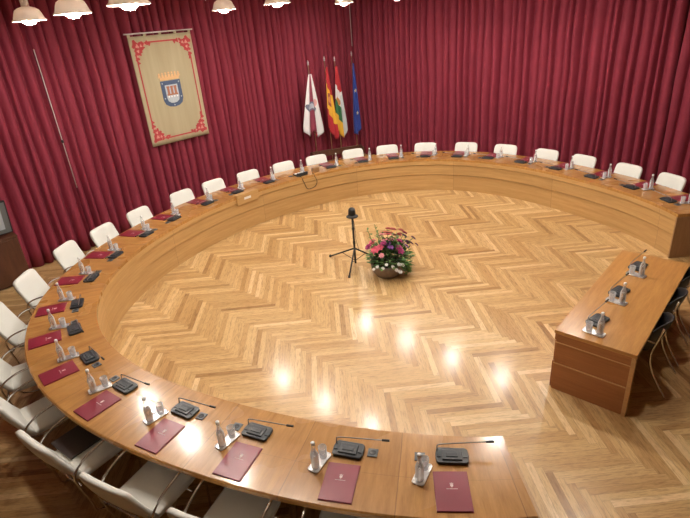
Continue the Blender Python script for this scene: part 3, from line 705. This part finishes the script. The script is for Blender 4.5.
def flag_stand(x, y, ztop, zflag, zbot, mat, wl, wr, bots, label, seed):
    t = empty('flag_stand', (x, y, 0)); tag(t, label, 'flag', 'flags in the corner')
    b = B(); b.tube([(0, 0, .02), (0, 0, ztop - .12)], .013, 8); b.build('pole', M['brass'], t)
    b = B(); b.lathe([(0, 0), (.17, 0), (.17, .02), (.05, .035), (.03, .07), (0, .07)], 20); b.build('stand_base', M['brass'], t)
    b = B(); b.lathe([(0, 0), (.02, .0), (.024, .015), (.012, .03), (.026, .055), (.018, .085), (.004, .12), (0, .125)], 12, (0, 0, ztop - .125)); b.build('finial', M['silver'], t)
    b = B(); nu, nw = 30, 28; rows_ = []
    for r in range(nw + 1):
        w = r / nw; R = []
        for i in range(nu + 1):
            u = i / nu; wid = .05 + (w ** .8)
            f = u * (len(bots) - 1); i0 = min(int(f), len(bots) - 2); bot = bots[i0] + (bots[i0 + 1] - bots[i0]) * (f - i0)
            px = (wl * (1 - u) + wr * u) * min(1, .12 + .95 * w ** .9)
            zz = zflag - (zflag - zbot - bot) * w
            yy = -.03 - .045 * (1 - math.cos(u * 2 * PI * 2.5 + seed)) * (.25 + .75 * w)
            R.append((b.bm.verts.new((px, yy, zz)), (u, w)))
        rows_.append(R)
    for r in range(nw):
        for i in range(nu):
            q = [rows_[r][i], rows_[r][i + 1], rows_[r + 1][i + 1], rows_[r + 1][i]]; f = b.bm.faces.new([v for v, _ in q]); f.smooth = True
            for l, (_, uv) in zip(f.loops, q): l[b.uv].uv = uv
    o = b.build('flag_cloth', mat, t); md = o.modifiers.new('t', 'SOLIDIFY'); md.thickness = .004
    return t
FY = 5.6
fm = flag_material('city_flag', [(0, WHT), (.36, MAR), (.60, WHT), (.99, WHT)], 1.0, 0.0, [(.42, .54, .42, .075, (.13, .14, .2)), (.42, .54, .25, .045, (.42, .45, .52)), (.8, .45, .13, .06, (.72, .4, .38))])
flag_stand(3.79, FY, 2.96, 2.62, .95, fm, -.44, .24, [.28, .12, .25, .02, .16], 'white flag with maroon stripe and round crest, leftmost of the four', .5)
fm = flag_material('spanish_flag', [(0, RED), (.25, YEL), (.66, RED), (.99, RED)], -.16, 1.0, [(.42, .47, .28, .10, (.33, .08, .04)), (.42, .47, .13, .05, (.6, .25, .1))])
flag_stand(4.40, FY, 3.0, 2.72, .78, fm, -.16, .27, [.38, .25, .1, .0, .1], 'red and yellow flag with a dark crest, second from the left', 2.2)
fm = flag_material('regional_flag', [(0, RED), (.27, WHT), (.50, GRN), (.72, YEL), (.99, YEL)], -.12, 1.0, [(.3, .5, .25, .06, (.55, .25, .06))], (.72, .42, (.6, .66, .68)))
flag_stand(4.90, FY + .10, 2.95, 2.70, .72, fm, -.20, .22, [.3, .18, .05, .0, .28], 'red white green and yellow flag, third from the left', 1.0)
fm = flag_material('blue_flag', [(0, BLU), (.99, BLU)], 0.0, 1.0)
fl4 = flag_stand(5.5, FY, 3.02, 2.70, .72, fm, -.22, .16, [.18, .05, .0, .12, .3], 'deep blue flag with small gold stars, rightmost, in the corner', 3.0)
b = B()
def star(cx_, cz_, r): return [(cx_ + (r if i % 2 == 0 else r * .42) * math.sin(i * PI / 5), cz_ + (r if i % 2 == 0 else r * .42) * math.cos(i * PI / 5)) for i in range(10)]
sm = simple('pale_gold_star', (.85, .75, .45), .5)
for x, z in ((-.08, 1.98), (-.05, 1.36)): b = B(); b.prism(star(x, z, .055), 'y', -.138, -.132); b.build('gold_star', sm, fl4)

# low dark bench behind the chairs, under the flags
bn = empty('low_bench', (3.98, 5.05, 0), -.50); tag(bn, 'long low dark brown wooden bench in front of the flags', 'bench')
b = B(); b.box((0, 0, .62), (1.45, .06, .16), .006).boxuv(); b.build('back_board', M['dark_wood'], bn)
b = B(); b.box((0, -.16, .40), (1.45, .34, .04), .006).boxuv(); b.build('seat_board', M['dark_wood'], bn)
for x in (-.69, .69): b = B(); b.box((x, -.14, .35), (.04, .32, .70), .005).boxuv(); b.build('side_panel', M['dark_wood'], bn)

# ------------------------------------------------------------------ cabinet and screen at the left edge
cb = empty('wooden_cabinet', (-4.44, 5.72, 0)); tag(cb, 'dark brown wooden cabinet at the left edge in front of the curtain', 'cabinet')
b = B(); b.box((0, 0, .44), (1.36, .36, .84), .006).boxuv(); b.build('body', M['dark_wood'], cb)
b = B(); b.box((0, 0, .87), (1.38, .38, .025), .004).boxuv(); b.build('top_board', M['dark_wood'], cb)
b = B(); b.box((-.34, -.187, .44), (.64, .015, .78), .004).boxuv(); d = b.build('door', M['dark_wood'], cb); b = B(); b.lathe([(0, 0), (.012, 0), (.012, .02), (0, .025)], 10, mat=Matrix.Translation((-.06, -.195, .5)) @ Matrix.Rotation(PI / 2, 4, 'X')); b.build('knob', M['chrome'], d)
b = B(); b.box((.34, -.187, .44), (.64, .015, .78), .004).boxuv(); d = b.build('door', M['dark_wood'], cb); b = B(); b.lathe([(0, 0), (.012, 0), (.012, .02), (0, .025)], 10, mat=Matrix.Translation((.06, -.195, .5)) @ Matrix.Rotation(PI / 2, 4, 'X')); b.build('knob', M['chrome'], d)
tv = empty('display_screen', (-4.24, 5.66, .885)); tag(tv, 'grey framed screen standing on the dark cabinet at the left edge', 'screen')
tilt = Matrix.Rotation(math.radians(16), 4, 'X')
b = B(); b.box((0, 0, .36), (.95, .04, .62), .004, mat=tilt); b.build('frame', M['black'], tv)
b = B(); b.box((0, -.022, .36), (.91, .006, .58), 0, mat=tilt); b.build('border', simple('grey_mount', (.16, .18, .18), .5), tv)
b = B(); b.box((0, -.028, .36), (.74, .006, .42), 0, mat=tilt); b.build('screen_face', simple('pale_screen', (.5, .56, .62), .3), tv)
b = B(); b.box((0, .02, .012), (.4, .22, .02), .005); b.box((0, .05, .12), (.06, .03, .24), .004); b.build('stand_foot', M['black'], tv)
